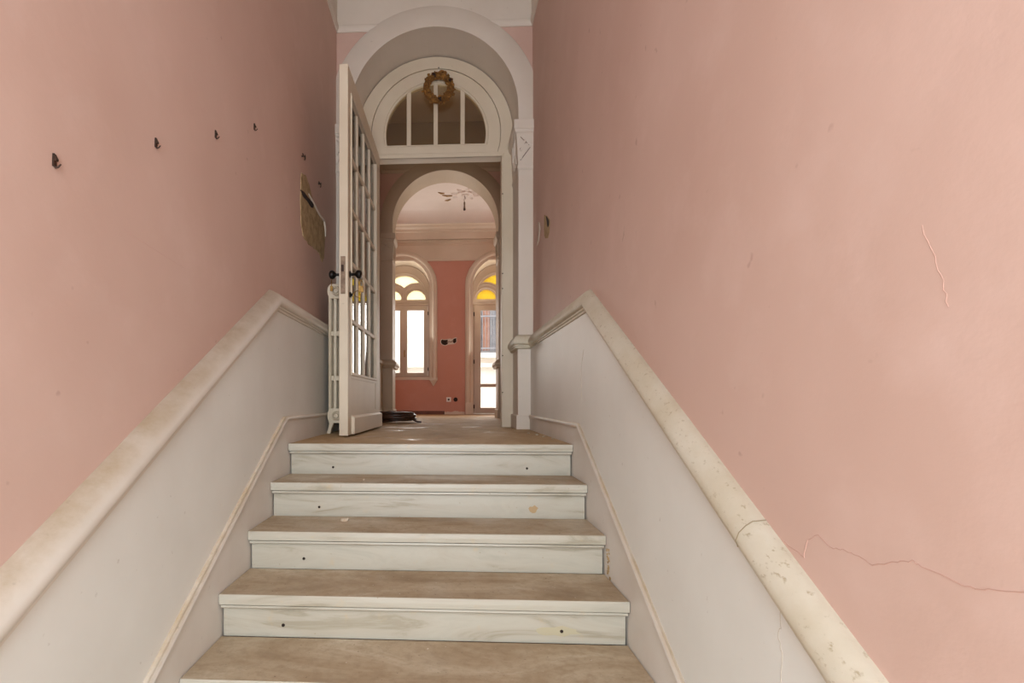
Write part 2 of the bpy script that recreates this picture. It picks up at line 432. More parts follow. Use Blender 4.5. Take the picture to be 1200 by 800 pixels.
# ------------------------------------------------------------------ entrance wall behind the camera with its door opening
en = MB().plate([(-1.16, FZ - .2), (.93, FZ - .2), (.93, ZC), (-1.16, ZC)], [[(-.78, FZ + .002), (.44, FZ + .002), (.44, 2.5), (-.78, 2.5)]], YE - .25, YE, XZ).build('wall_entrance', PINK)
tag(en, 'pink wall with the open street entrance at the foot of the stairs', 'wall', kind='structure')
MB().box(-.84, -.78, YE - .27, YE - .01, FZ, 2.56).box(.44, .50, YE - .27, YE - .01, FZ, 2.56).box(-.78, .44, YE - .27, YE - .01, 2.5, 2.56).build('door_frame', OAK, en)

# ------------------------------------------------------------------ steps
TEXT = ['topmost marble step, its nosing edging the landing floor', 'second marble step from the landing, rust stain right on riser',
        'third marble step from the landing with plaster chunk on tread', 'fourth marble step from the landing, broken skirting plaster at right end',
        'lowest marble step in view, its dusty tread cut by the picture bottom']
def step(i):
    y = NY - GO*i; z = -RISE*i
    r = empty('marble_step', (0, y, z))
    # tread slab: 40 mm thick, small moulding under it; runs back under the next riser
    T = .037; back = GO + .02 if i else .32
    pr = [(0, -.004), (.003, 0), (back, 0), (back, -T), (.0, -T), (-.001, -T*.5)]
    x0, x1 = SL, SR
    m = MB()
    m.add([(x, yy, zz) for x in (x0, x1) for yy, zz in pr],
          [tuple(range(6)), tuple(range(11, 5, -1))] + [(k, (k+1) % 6, (k+1) % 6 + 6, k + 6) for k in range(6)])
    m.m = [0, 0] + [1 if k == 1 else 0 for k in range(6)]
    m.build('tread', [MARBLE, TREAD if i else FLOOR], r, label='white veined marble tread slab under brown dust')
    # bed moulding and riser
    mp = [(.020, -T), (.020, -T-.004), (.007, -T-.005), (.006, -T-.012), (.011, -T-.017), (.022, -T-.019), (.06, -T-.019), (.06, -T)]
    MB().add([(x, yy, zz) for x in (x0 + .004, x1 - .004) for yy, zz in mp],
             [tuple(range(8)), tuple(range(15, 7, -1))] + [(k, (k+1) % 8, (k+1) % 8 + 8, k + 8) for k in range(8)]).build('nosing_moulding', MARBLE, r)
    MB().box(x0 + .005, x1 - .005, .030, .07, -RISE - .002, -T - .020).build('riser', MARBLE, r, label='veined white marble riser')
    plugs = {0: [-.614, .414], 1: [-.619], 2: [-.615], 3: [-.614, .412]}.get(i, [])
    for px in plugs:
        MB().lathe([(0, -.0032), (.0052, -.0032), (.0062, -.001), (.0062, .004), (0, .004)], (px, .0295, -.121 if i else -.128), 'y', 14).build('rod_plug', DARKHOLE, r, label='small dark plugged hole')
    if i in (1, 3):
        px = .402
        rn = random.Random(i); w = .022 if i == 1 else .075
        pts = [(px + w*math.cos(a)*(1 + rn.uniform(-.3, .3)), -.122 + .018*math.sin(a)*(1 + rn.uniform(-.3, .3))) for a in [2*PI*k/14 for k in range(14)]]
        MB().plate(pts, [], .0294, .04, XZ).build('rust_stain', STAIN if i == 1 else STAINP, r, label='yellow brown rust stain')
    r.location = (0, y, z)
    return tag(r, TEXT[i], 'step', 'white marble stair steps')
STAINP = simple('pale_yellow_stain', (183, 173, 145), .5)
for i in range(5): step(i)
# the two lowest steps (below the picture) belong to the entrance floor
for i in (5, 6):
    y = NY - GO*i; z = -RISE*i
    MB().box(SL, SR, y, y + GO + .05, z - .04, z).box(SL + .01, SR - .01, y + .03, y + .09, z - RISE, z - .04).build('lower_step', MARBLE, fe)

# broken skirting plaster beside the fourth step
pm = MB()
for k in range(16):
    rn = random.Random(k)
    pm.blob((SR + .001, NY - GO*2 - .005 - rn.uniform(0, .035) - k*.001, -RISE*2 - .05 - k*.0068 + rn.uniform(-.004, .004)), rn.uniform(.004, .009), k, 1, .4, (.5, 1, 1))
pm.build('crumbled_plaster', MORTAR, wr, label='crumbled brown plaster at the skirting')

# loose plaster chunks
CRUMB = simple('dirty_plaster_crumb', (206, 192, 172), .9, 0, .4, (176, 156, 130), 60)
def chunk(x, y, z, r, label, seed, group=None):
    o = MB().blob((0, 0, r*.5), r, seed, 1, .38, (1.15, .9, .62)).build('plaster_chunk', CRUMB)
    o.location = (x, y, z - .002); return tag(o, label, 'plaster chunk', group)
chunk(-.478, 2.335, -RISE*2, .017, 'thumb-sized white plaster chunk lying on third step', 5)
chunk(-.412, 2.50, -RISE, .0065, 'tiny white plaster crumb on second step from landing', 6)
for k, (x, y, r, lab) in enumerate([(.560, 3.60, .008, 'plaster crumb on landing closest to the white pilaster base'), (.588, 3.42, .011, 'biggest plaster crumb along landing skirting, middle of the row'),
                               (.606, 3.26, .009, 'plaster crumb along landing skirting, third from the pilaster'), (.622, 3.10, .008, 'plaster crumb along landing skirting nearest the top step corner')]):
    chunk(x, y, 0, r, lab, 20 + k, 'plaster crumbs along the landing skirting')

# ------------------------------------------------------------------ arch wall (between stairs and hall)
GROOVE = simple('dark_groove_line', (128, 108, 92), .9)  # dark lines drawn on the capital as its chevron grooves
CORN = [(-.01, 0), (.008, 0), (.010, .006), (.010, .012), (.018, .022), (.021, .034), (.021, .046), (.014, .050), (.012, .056), (-.01, .056)]
def arch_wall(name, label, x0, x1, yf, yb, cx, cz, rin, rout, zc, corn, captop, capbot, WHITE=WHITE, grooves=()):
    op = arch_pts(cx, cz, rin, -.1)
    outer = [(x0, -.1), (x0, zc), (x1, zc), (x1, -.1)]
    # one outline running round the opening
    pts = [(x0 - .2, -.1), (x0 - .2, zc), (x1 + .2, zc), (x1 + .2, -.1)] + op
    w = MB()
    o = MB().plate(pts, [], yf, yb, XZ, 0, 1).build(name, [PINK, WHITE], None)
    tag(o, label, 'wall', kind='structure')
    # white archivolt, slightly proud of the wall
    prof = [(-.002, -.022), (rout-rin-.012, -.022), (rout-rin, -.012), (rout-rin, .01), (-.002, .01)]
    pth = [p for p in arch_path(cx, cz, rin, captop)]
    MB().arc(pth, prof, yf).build('archivolt', WHITE, o, smooth=40, label='plain white arch band')
    # white upper wall with cornice, cut away round the arch band
    wx = [(x0 - .1, corn + .05), (x1 + .1, corn + .05), (x1 + .1, zc), (x0 - .1, zc)]
    MB().plate(wx, [], yf - .006, yf + .01, XZ).build('white_frieze', WHITE, o, label='white frieze over the cornice')
    cp = CORN
    # cornice returns at the arch band (two pieces)
    dz = corn - cz; xa = math.sqrt(max(rout**2 - (dz + .03)**2, .01)) - .03
    for a, b in ((x0, cx - xa), (cx + xa, x1)):
        MB().sweep([(a, yf, corn), (b, yf, corn)], cp, -1).build('cornice', WHITE, o, smooth=50)
    # pilasters: shaft, base, capital with incised chevrons
    for sg in (-1, 1):
        xi = cx + sg*rin; xo = x0 if sg < 0 else x1
        lo, hi = min(xi, xo + sg*.01), max(xi, xo + sg*.01)
        MB().box(lo - (.003 if sg > 0 else -.0), hi + (.003 if sg < 0 else 0), yf - .022, yf + .05, .0, capbot + .02).build('pilaster_shaft', WHITE, o, bevel=.004)
        i2 = xi - sg*.008
        l2, h2 = min(i2, xo), max(i2, xo)
        MB().box(l2, h2, yf - .034, yf + .02, 0, .70).build('pilaster_pedestal', WHITE, o, bevel=.004)
        i3 = xi - sg*.022
        l3, h3 = min(i3, xo), max(i3, xo)
        MB().box(l3, h3, yf - .048, yb - .05 if sg > 0 else yb - .05, 0, .115).build('pilaster_base', WHITE, o, bevel=.006)
        # capital: stacked rings (inner projection e, front projection f), reveal side included
        rings = []
        H = captop - capbot
        ls = [(0, .002), (.012, .010), (.028, .012), (.032, .006), (.05, .006), (H-.110, .020), (H-.100, .020), (H-.092, .030), (H-.078, .034), (H-.072, .040), (H-.003, .042), (H, .040)]
        for h, e in ls:
            xin = xi - sg*e; z = capbot + h
            a, b = (xin, xo) if sg < 0 else (xin, xo)
            rings.append([(xin, yf - .022 - e, z), (xo, yf - .022 - e, z), (xo, yf + .02, z), (xi + sg*.03, yf + .02, z), (xi + sg*.03, yb - .08 , z), (xin, yb - .08, z)])
        cap = MB().loft(rings).build('capital', WHITE, o)
        # raised chevron ribs on the front and reveal faces
        zb = capbot + .06; zt = capbot + H - .115; ym = yf - .022 - .012
        xm0, xm1 = (xi + .012, xo - .006) if sg > 0 else (xo + .006, xi - .012)
        rb = MB()
        def rib(a, b, w=.010):
            rb.tube([(p[0], yf - .024 - (.006 + .014*(p[1] - capbot - .05)/(H - .16)), p[1]) for p in (a, b)], w, 4)
        wx_ = xm1 - xm0; zm = (zb + zt)/2
        rib((xm0, zb + .02), (xm0 + wx_*.72, zm + .055)); rib((xm0, zb + .085), (xm0 + wx_*.45, zm + .075)); rib((xm0 + .004, zt - .005), (xm1 - .004, zm + .02))
        rib((xm0 + wx_*.45, zm + .075), (xm0 + .01, zt - .015), .005)
        gr_ = MB()
        for (ua, za), (ub, zb2) in grooves:
            gr_.tube([(xi + (xo - xi)*u, yf - .0275 - (.006 + .014*(z - capbot - .05)/(H - .16)), z) for u, z in ((ua, za), ((ua+ub)/2, (za+zb2)/2), (ub, zb2))], .0028, 5)
        if grooves: gr_.build('chevron_groove', GROOVE, cap)
        for q in range(3):
            yy = yf + .03 + q*.07
            rb.tube([(xi - sg*.008, yy, zb + .01), (xi - sg*.014, yy + .05, zm), (xi - sg*.020, yy, zt)], .008, 4)
        rb.build('chevron_relief', WHITE, cap)
    return o
wa = arch_wall('wall_archway', 'white round arch with chevron capitals at the head of the stairs', XL, XR, Y1, YF + .10, CX, CZ, RIN, ROUT, ZC, 3.235, CAPTOP, CAPBOT, WHITE, [((.05, 2.23), (.50, 2.288)), ((.10, 2.145), (.78, 2.244)), ((.10, 2.325), (.70, 2.262))])
wb = arch_wall('wall_inner_archway', 'second white arch opening from the hall into the far room', HXL, HXR, Y2, Y2B, CX2, CZ2, R2I, R2O, ZC, 3.24, 2.435, 2.07, HALLW_SHADED)
# cornices along the stair and hall side walls
cp = CORN
for side, wall, X in (('L', wl, XL), ('R', wr, XR)):
    sg = 1 if side == 'L' else -1
    MB().sweep([(X, YE, 3.235), (X, Y1, 3.235)], cp, -sg).build('cornice', WHITE, wall, smooth=50, label='thin white cornice moulding')
    MB().box(min(X - .01, X + sg*.006), max(X - .01, X + sg*.006), YE, Y1, 3.29, ZC).build('white_frieze', WHITE, wall)

# ------------------------------------------------------------------ hall behind the door
hl = MB().box(HXL - .25, HXL, Y1B - .1, Y2 + .1, -.1, ZC).build('wall_hall_left', PINK)
tag(hl, 'pink hall wall glimpsed past the hinge edge of the glazed door', 'wall', kind='structure')
hr = MB().box(HXR, HXR + .25, Y1B - .1, Y2 + .1, -.1, ZC).build('wall_hall_right', PINK)
tag(hr, 'pink hall wall on the far side of the right door jamb', 'wall', kind='structure')
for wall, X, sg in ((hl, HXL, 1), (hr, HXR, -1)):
    MB().sweep([(X, Y1B, 3.24), (X, Y2, 3.24)], cp, -sg).build('cornice', HALLW_SHADED, wall, smooth=50)
    MB().box(min(X - .01, X + sg*.006), max(X - .01, X + sg*.006), Y1B, Y2, 3.29, ZC).build('white_frieze', HALLW_SHADED, wall)
    MB().box(min(X, X + sg*.03), max(X, X + sg*.03), Y1B, Y2, -.05, .70).build('dado_panel', HALLW_SHADED, wall)
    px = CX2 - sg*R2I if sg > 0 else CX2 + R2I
    MB().sweep([(X, Y1B, .77), (X, Y2 - .03, .77), (px, Y2 - .03, .77), (px, Y2B, .77)], cap_prof(.03), -sg).build('dado_cap', HALLW_SHADED, wall, smooth=50)
    MB().box(min(X, X + sg*.045), max(X, X + sg*.045), Y1B, Y2, 0, .115).build('skirting_board', HALLW_SHADED, wall)

# ------------------------------------------------------------------ door frame with fanlight
FCX, FCZ, FGR = -.108, 2.565, .438
LINT = 2.350; OL, OR = -.644, .466
dfm = MB()
outer = arch_pts(CX, CZ - .012, RIN - .002, 0)
# front frame: outline with the doorway cut out, fan opening as a hole
out2 = [(CX + RIN - .002, 0)] + outer[1:-1] + [(CX - RIN + .002, 0), (OL, 0), (OL, LINT), (OR, LINT), (OR, 0)]
def fan_hole(r, zb, inset=0):
    a0 = math.asin((zb - FCZ)/r)
    n = 36
    return [(FCX + r*math.cos(a0 + (PI - 2*a0)*i/n), FCZ + r*math.sin(a0 + (PI - 2*a0)*i/n)) for i in range(n+1)]
frm = MB().plate(out2, [fan_hole(.568, 2.391)], YF, YF + .10, XZ).build('window_1', CREAM, None)
tag(frm, 'cream arched door frame and four-pane fanlight over the glazed door', 'fanlight', kind='structure')
# inner sash of the fanlight
gz = 2.468
sash = MB().plate(fan_hole(.564, 2.396), [fan_hole(FGR, gz)], YF + .008, YF + .055, XZ).build('fanlight_sash', CREAM, frm, label='cream arched fanlight sash')
bead = []
n = 40
a0 = math.asin((gz - FCZ)/FGR)
loop = [(FCX + (FGR+.02)*math.cos(a0 + (PI-2*a0)*i/n), FCZ + (FGR+.02)*math.sin(a0 + (PI-2*a0)*i/n)) for i in range(n+1)]
MB().tube([(x, YF + .006, z) for x, z in loop] + [(loop[0][0], YF + .006, loop[0][1])], .006, 6).build('glazing_bead', CREAM, sash)
for k in (-1, 0, 1):
    x = FCX + k*.2355; zt = FCZ + math.sqrt((FGR + .01)**2 - (k*.2355)**2)
    MB().box(x - .019, x + .019, YF + .012, YF + .05, gz - .01, zt).build('glazing_bar', CREAM, sash, bevel=.004)
edges = [-FGR - .01, -.2355, 0, .2355, FGR + .01]
for k in range(4):
    xa, xb = FCX + edges[k], FCX + edges[k+1]
    top = []
    for j in range(13):
        x = xa + (xb - xa)*j/12; d = (FGR + .012)**2 - (x - FCX)**2
        top.append((x, FCZ + math.sqrt(max(d, 0)) if d > 0 else gz))
    pane = [(xb, gz - .005)] + [(x, max(z, gz - .004)) for x, z in reversed(top)] + [(xa, gz - .005)]
    MB().plate(pane, [], YF + .028, YF + .032, XZ).build('glass_pane', TINTGL, sash)
# lintel and jamb mouldings round the doorway
mo = [(-.004, .0), (-.004, -.012), (.004, -.016), (.012, -.014), (.016, -.006), (.022, -.004), (.022, .0)]
MB().box(OL - .02, OR + .012, YF - .012, YF + .01, LINT + .000, LINT + .016).box(OL - .02, OR + .02, YF - .006, YF + .01, LINT + .016, LINT + .030).build('lintel_bead', CREAM, frm, bevel=.003)
MB().box(OR - .002, OR + .012, YF - .012, YF + .01, 0, LINT).build('jamb_bead', CREAM, frm, bevel=.003)
MB().box(OL - .012, OL + .002, YF - .012, YF + .01, 0, LINT).build('jamb_bead', CREAM, frm, bevel=.003)
hk = MB().box(OR + .055, OR + .075, YF - .012, YF + .01, LINT + .06, LINT + .16).tube([(OR + .065, YF - .01, LINT + .11), (OR + .05, YF - .02, LINT + .10), (OR + .05, YF - .02, LINT + .06)], .004, 6)
hk.build('turn_button', CREAM, frm)
for z in (.62, 1.33, 1.20, 2.02, .30): MB().blob((OR + .006, YF - .012, z), .006, int(z*100), 1, .2).build('hinge_scar', DARKHOLE, frm)

# ------------------------------------------------------------------ wreath
wy = YF - .035
wt = empty('dried_wreath', (-.081, YF - .005, 2.793))
rg = MB(); rn = random.Random(3)
for k in range(240):
    a = rn.uniform(0, 2*PI); r = .107 + rn.gauss(0, .019); r = min(max(r, .080), .143)
    hump = math.sqrt(max(0, 1 - ((r - .107)/.040)**2))
    rg.blob((r*math.cos(a), -.022 - .022*hump*rn.uniform(.3, 1), .15 + r*math.sin(a)), rn.uniform(.009, .016), k, 1, .35, (1, .8, 1), 0 if rn.random() < .6 else 1)
core = [[(.107*math.cos(a) + .028*math.cos(b)*math.cos(a), -.022 + .020*math.sin(b), .15 + .107*math.sin(a) + .028*math.cos(b)*math.sin(a)) for b in [2*PI*j/10 for j in range(10)]] for a in [2*PI*i/40 for i in range(41)]]
rg.loft(core, True, False)
rg.build('flower_ring', [FLOWERS, FLOWERS2], wt, label='thick ring of tiny ochre dried flowers')
for q, a in enumerate((1.95, .42, -1.50)):
    c = (.110*math.cos(a), -.050, .15 + .110*math.sin(a)); pm = MB()
    for k in range(7):
        rn = random.Random(q*10 + k); pm.blob((c[0] + rn.uniform(-.010, .010), c[1] + rn.uniform(-.008, .004), c[2] + rn.uniform(-.014, .014)), .009, k, 1, .3)
    pm.build('seed_pod', POD, wt, label='dark dried seed pod')
MB().tube([(0.002, -.02, .25), (.003, -.012, .28), (.001, -.006, .315), (0, -.004, .335)], .0035, 6).build('hanging_ribbon', PLAST, wt)
MB().lathe([(0, -.006), (.005, -.006), (.005, .012), (0, .012)], (0, -.006, .335), 'y', 10).build('nail', IRON, wt)
tag(wt, 'ochre dried flower wreath hanging from a nail on the fanlight', 'wreath')

# ------------------------------------------------------------------ open glazed door leaf
LEN, THK, LZ0, LZ1 = 1.236, .056, .009, 2.333
leaf = empty('door_1', (-.590, 4.405, 0), -PI/2 - .0275)   # local x along the leaf from the hinge, local y = thickness towards the stairwell
tag(leaf, 'tall cream glazed door standing open against the radiator', 'door', kind='structure')
gx0, gx1 = .204, 1.142
rowz = [.406, .749, 1.126, 1.476, 1.810, 2.181]
hst, fst = (0, gx0), (gx1, LEN)
MB().box(0, gx0, -THK, 0, LZ0, LZ1).build('hinge_stile', CREAM, leaf, bevel=.003)
MB().box(gx1, LEN, -THK, 0, LZ0, LZ1).build('lock_stile', CREAM, leaf, bevel=.003)
MB().box(gx0, gx1, -THK, 0, rowz[-1], LZ1).build('top_rail', CREAM, leaf)
MB().box(gx0, gx1, -THK, 0, LZ0, .16).box(gx0, gx1, -THK, 0, rowz[0] - .035, rowz[0]).box(gx0, gx1, -THK + .006, -.004, .15, rowz[0] - .03).build('lower_panel', CREAM, leaf, label='solid lower door panel')
# bolection round the glazed field
def frame_bead(x0, x1, z0, z1, y, w, name):
    m = MB()
    for a in ((x0, x1, z0 - w, z0), (x0, x1, z1, z1 + w)): m.box(a[0] - w, a[1] + w, y - .004, y + .009, a[2], a[3])
    for a in ((x0 - w, x0), (x1, x1 + w)): m.box(a[0], a[1], y - .004, y + .009, z0, z1)
    return m.build(name, CREAM, leaf, bevel=.003)
frame_bead(gx0, gx1, rowz[0], rowz[-1], 0, .014, 'glazing_moulding')
kb = MB().box(.0, LEN - .10, -.003, .022, LZ0 + .004, .118).add([(x, y, z) for x in (.0, LEN - .10) for y, z in ((-.003, .118), (.022, .118), (-.003, .134))], [(0,1,2),(5,4,3),(0,3,4,1),(1,4,5,2),(2,5,3,0)])
kb.build('kick_board', CREAM, leaf, bevel=.003, label='raised kick board along the door foot')
cw = (gx1 - gx0)/4
for k in range(1, 4):
    x = gx0 + cw*k
    MB().box(x - .015, x + .015, -THK + .008, -.003, rowz[0], rowz[-1]).build('glazing_bar', CREAM, leaf, bevel=.004)
for z in rowz[1:-1]:
    MB().box(gx0, gx1, -THK + .010, -.004, z - .014, z + .014).build('glazing_bar', CREAM, leaf, bevel=.004)
for r_ in range(5):
    for k in range(4):
        MB().box(gx0 + cw*k + .002, gx0 + cw*(k+1) - .002, -.020, -.017, rowz[r_] + .002, rowz[r_+1] - .002).build('glass_pane', DOORGL, leaf)
# lock case edge plate, knobs, escutcheons, key ring
MB().box(LEN - .001, LEN + .002, -.046, -.016, .895, 1.13).build('lock_plate', LOCK, leaf, label='tarnished lock plate in the door edge')
MB().box(LEN + .0005, LEN + .012, -.040, -.026, 1.035, 1.075).build('latch_bolt', IRON, leaf)
kx = LEN - .055; kz = 1.029
prof_k = [(0, 0), (.022, 0), (.022, .006), (.010, .009), (.008, .030), (.012, .036), (.024, .046), (.028, .056), (.026, .068), (.016, .076), (0, .078)]
for sgn, y0 in ((1, 0), (-1, -THK)):
    MB().lathe([(r, sgn*h) for r, h in prof_k], (kx, y0, kz), 'y', 20).build('door_knob', BLACK, leaf, smooth=40, label='black round door knob')
ky = MB().lathe([(0, 0), (.018, 0), (.018, .006), (.009, .010), (.009, .020), (0, .021)], (kx, 0, .90), 'y', 18)
esc = ky.build('keyhole_boss', BLACK, leaf, smooth=40)
ring = [(kx, .030 + .020 + .020*math.cos(a), .905 + .020*math.sin(a)) for a in [2*PI*k/20 for k in range(20)]]
MB().tube(ring + [ring[0]], .003, 6).box(kx - .002, kx + .002, .015, .032, .90, .908).build('key_ring', BRASS, leaf, smooth=40, label='brass ring of the key in the lock')
pad = MB().box(kx - .012, kx + .012, .058, .088, .915, .955)
a_ = [(kx, .073 + .011*math.cos(t), .955 + .022*math.sin(t) + .012) for t in [PI*k/8 for k in range(9)]]
pad.tube([(kx, .084, .950)] + a_ + [(kx, .062, .950)], .003, 6).build('padlock', BRASS, leaf, bevel=.003, label='small brass padlock hanging from the knob')
MB().tube([(kx, -THK - .06, 1.0), (kx, -THK - .063, .975), (kx, -THK - .062, .955)], .003, 6).box(kx - .008, kx + .008, -THK - .070, -THK - .054, .925, .957).build('hanging_tag', BRASS, leaf)
for z in (.25, 1.15, 2.05): MB().lathe([(.0, -.05), (.010, -.05), (.010, .05), (0, .05)], (.002, -.012, z), 'z', 12).build('hinge', CREAM, leaf)

# ------------------------------------------------------------------ column radiator
rd = empty('column_radiator', (-.905, 3.5, 0))
xs = [.086, .122, .158, .194]     # columns, out from the wall
def section():
    m = MB()
    w = .024
    for x in xs:
        m.tube([(x, .028, .13), (x, .028, .55), (x, .028, .97)], .0125, 8)
    # headers top and bottom and two cross webs
    def lozenge(zc, hh, x0, x1, d):
        pts = []
        n = 8
        for i in range(n+1):
            a = -PI/2 + PI*i/n; pts.append((x1 - .028 + .028*math.cos(a), zc + hh*math.sin(a)))
        for i in range(n+1):
            a = PI/2 + PI*i/n; pts.append((x0 + .028 + .028*math.cos(a), zc + hh*math.sin(a)))
        m.plate(pts, [], .028 - d, .028 + d, XZ)
    lozenge(.985, .050, xs[0] - .014, xs[-1] + .014, .025)
    lozenge(.125, .050, xs[0] - .014, xs[-1] + .014, .025)
    for z in (.385, .695): m.box(xs[0], xs[-1], .020, .036, z - .016, z + .016)
    return m
sec = section().build('radiator_section', RADI, rd, smooth=45)
for k in range(1, 10):
    c = sec.copy(); COL.objects.link(c); c.parent = rd; c.location = (0, .058*k, 0)
for z in (.985, .125):
    x = xs[1] - .012 + .026
    MB().lathe([(0, -.014), (.013, -.014), (.016, -.010), (.016, .001), (.021, .001), (.022, -.012), (.027, -.016), (.032, -.010), (.033, .004), (0, .004)], (x, .0, z), 'y', 24).build('end_plug', RADI, rd, smooth=40, label='round threaded end plug')
for y in (.0, .52):
    ft = MB()
    for sx, x in ((-1, xs[0]), (1, xs[-1])):
        prof = [(x - .016*(-sx), .12), (x + .004*sx, .07), (x + .012*sx, .03), (x + .022*sx, .0), (x - .006*sx, .0), (x - .012*sx, .03), (x - .026*sx, .065), (x - .034*sx, .10)]
        ft.plate(prof if sx > 0 else prof[::-1], [], y + .006, y + .05, XZ)
    ft.build('radiator_foot', RADI, rd, bevel=.004)
tag(rd, 'cream cast-iron column radiator half hidden behind the open door', 'radiator')

# ------------------------------------------------------------------ iron hooks on the left wall
hook_lab = ['biggest rusty wall hook, first from the picture edge', 'second rusty hook on the pink wall counting from the picture edge',
            'third rusty hook on the pink wall counting from the picture edge', 'smallest of the four bent hooks, last before the plaster damage']
def hook(y, z, lab, s=1.0):
    r = empty('wall_hook', (XL, y, z))
    MB().add([(0, -.009*s, -.026*s), (0, .009*s, -.026*s), (0, .008*s, .026*s), (0, -.006*s, .030*s),
              (.005, -.009*s, -.026*s), (.005, .009*s, -.026*s), (.005, .008*s, .026*s), (.005, -.006*s, .030*s)],
             [(0,1,2,3),(7,6,5,4),(0,4,5,1),(1,5,6,2),(2,6,7,3),(3,7,4,0)]).build('back_plate', IRON, r)
    MB().add([(.004, -.003, .028*s), (.020*s, -.003, .004*s), (.017*s, -.003, -.004*s), (.004, -.003, -.002*s), (.004, .004, .028*s), (.020*s, .004, .004*s), (.017*s, .004, -.004*s), (.004, .004, -.002*s)],
             [(0,1,2,3),(7,6,5,4),(0,4,5,1),(1,5,6,2),(2,6,7,3),(3,7,4,0)]).build('upper_fin', IRON, r)
    MB().tube([(.003, 0, -.022*s), (.010*s, 0, -.033*s), (.020*s, .002, -.028*s), (.031*s, .003, -.014*s)], [.0045*s, .0045*s, .004*s, .0032*s], 8).build('hook_tip', IRON, r, smooth=60)
    return tag(r, lab, 'hook', 'row of rusty hooks on the pink wall')
for (y, z, s), lab in zip(((1.138, .780, .52), (1.550, 1.028, .50), (1.960, 1.268, .52), (2.362, 1.512, .52)), hook_lab): hook(y, z, lab, s)
def nail(y, z, lab):
    o = MB().lathe([(0, -.004), (.004, -.004), (.0035, .018), (.008, .019), (.008, .022), (0, .023)], (0, 0, 0), 'x', 10).tube([(.018, 0, 0), (.020, 0, -.016), (.017, 0, -.026)], .0035, 6).tube([(.010, 0, 0), (.006, 0, .016)], .004, 6).build('bent_nail', IRON)
    o.location = (XL, y, z); return tag(o, lab, 'nail')
nail(3.15, 1.752, 'bent dark nail just above the top of the mortar patch')
nail(3.55, 1.748, 'bent dark nail between the mortar patch and the door')

# ------------------------------------------------------------------ coil of dark cable on the hall floor
cc = MB(); rn = random.Random(11)
for q in range(9):
    pts = []; cx_, cy_ = rn.uniform(-.03, .03), rn.uniform(-.03, .03); ra, rb_ = rn.uniform(.15, .235), rn.uniform(.11, .17); ph = rn.uniform(0, 2*PI); tl = rn.uniform(0, .05)
    for k in range(40):
        a = ph + 2*PI*k/37
        pts.append((cx_ + ra*math.cos(a) + rn.uniform(-.004, .004), cy_ + rb_*math.sin(a), .014 + q*.0085 + tl*(.5 + .5*math.cos(a + q)) + rn.uniform(-.002, .002)))
    cc.tube(pts, .0125, 8)
pts = [(.16, -.06, .06), (.21, -.09, .035), (.25, -.10, .016), (.29, -.10, .014)]
cc.tube(pts, .011, 8)
pts = [(-.02 + .10*math.cos(a), -.08, .075 + .045*math.sin(a)) for a in [PI*k/12 for k in range(13)]]
cc.tube(pts, .008, 8)
co = cc.build('cable_coil', CABLE, None, smooth=60); co.location = (-.56, 5.30, 0)
tag(co, 'heap of coiled dark brown cable on the hall floor behind the door foot', 'cable coil')

# ------------------------------------------------------------------ far room shell
wxs = -.79; dxs = .90; WR = .475; WCZ = 2.14; WSILL = .64
holes = [arch_pts(wxs, WCZ + .06, WR, WSILL), ]
dop = arch_pts(dxs, WCZ + .06, WR, -.1)
pts = [(RXL - .2, -.1), (RXL - .2, ZR + .1), (RXR + .2, ZR + .1), (RXR + .2, -.1)] + dop
# outline walks round the french door opening; the window is a hole
ww = MB().plate(pts, holes, YW, YWB + .1, XZ, 0, 1).build('wall_window', [PINK_IN, FARWHITE], None)
tag(ww, 'pink end wall of the far room between arched window and French door', 'wall', kind='structure')
rl = MB().box(RXL - .2, RXL, Y2B - .1, YW + .1, -.1, ZR).build('wall_room_left', PINK_IN); tag(rl, 'pink side wall of the far room beyond the arch, window side', 'wall', kind='structure')
rr = MB().box(RXR, RXR + .2, Y2B - .1, YW + .1, -.1, ZR).build('wall_room_right', PINK_IN); tag(rr, 'pink side wall of the far room beyond the arch, door side', 'wall', kind='structure')
rbk = MB().box(RXL - .2, HXL - .2, Y2, Y2B, -.1, ZR).box(HXR + .2, RXR + .2, Y2, Y2B, -.1, ZR).build('wall_room_front', PINK_IN); tag(rbk, 'pink wall either side of the inner arch, facing the windows', 'wall', kind='structure')
# deep frieze and stepped cornice with a dentil band
fp = [(-.01, 2.63), (.020, 2.63), (.028, 2.640), (.030, 2.655), (.020, 2.664), (.020, 2.90), (.030, 2.91), (.030, 2.925)]
fp += [(.05, 2.94), (.05, 2.975), (.075, 2.985), (.090, 3.05), (.100, 3.09), (.130, 3.10), (.140, 3.135), (.170, 3.15), (.190, 3.185), (.225, 3.20)]
cvp = [(.225 + .38*(1 - math.cos(PI/2*k/10)), 3.20 + .2495*math.sin(PI/2*k/10)) for k in range(1, 11)] + [(.605, 3.47), (.10, 3.47), (.10, 3.20)]
fp += [(.225, 3.23), (-.01, 3.23)]
cvp = [(.225, 3.20)] + cvp
fp = [(o, z) for o, z in fp]
MB().sweep([(RXL, Y2B, 0), (RXL, YW, 0), (RXR, YW, 0), (RXR, Y2B, 0)], fp, -1).build('room_cornice', FARWHITE, ww, smooth=35, label='deep plaster frieze and stepped cornice')
MB().sweep([(RXL, Y2B, 0), (RXL, YW, 0), (RXR, YW, 0), (RXR, Y2B, 0)], cvp, -1).build('ceiling_cove', CEIL, ww, smooth=35, label='smooth white ceiling cove')
dn = MB()
k = 0
x = RXL + .3
while x < RXR - .3:
    dn.box(x, x + .026, YW - .072, YW - .03, 2.942, 2.972); x += .045
dn.build('dentil_band', FARWHITE, ww)

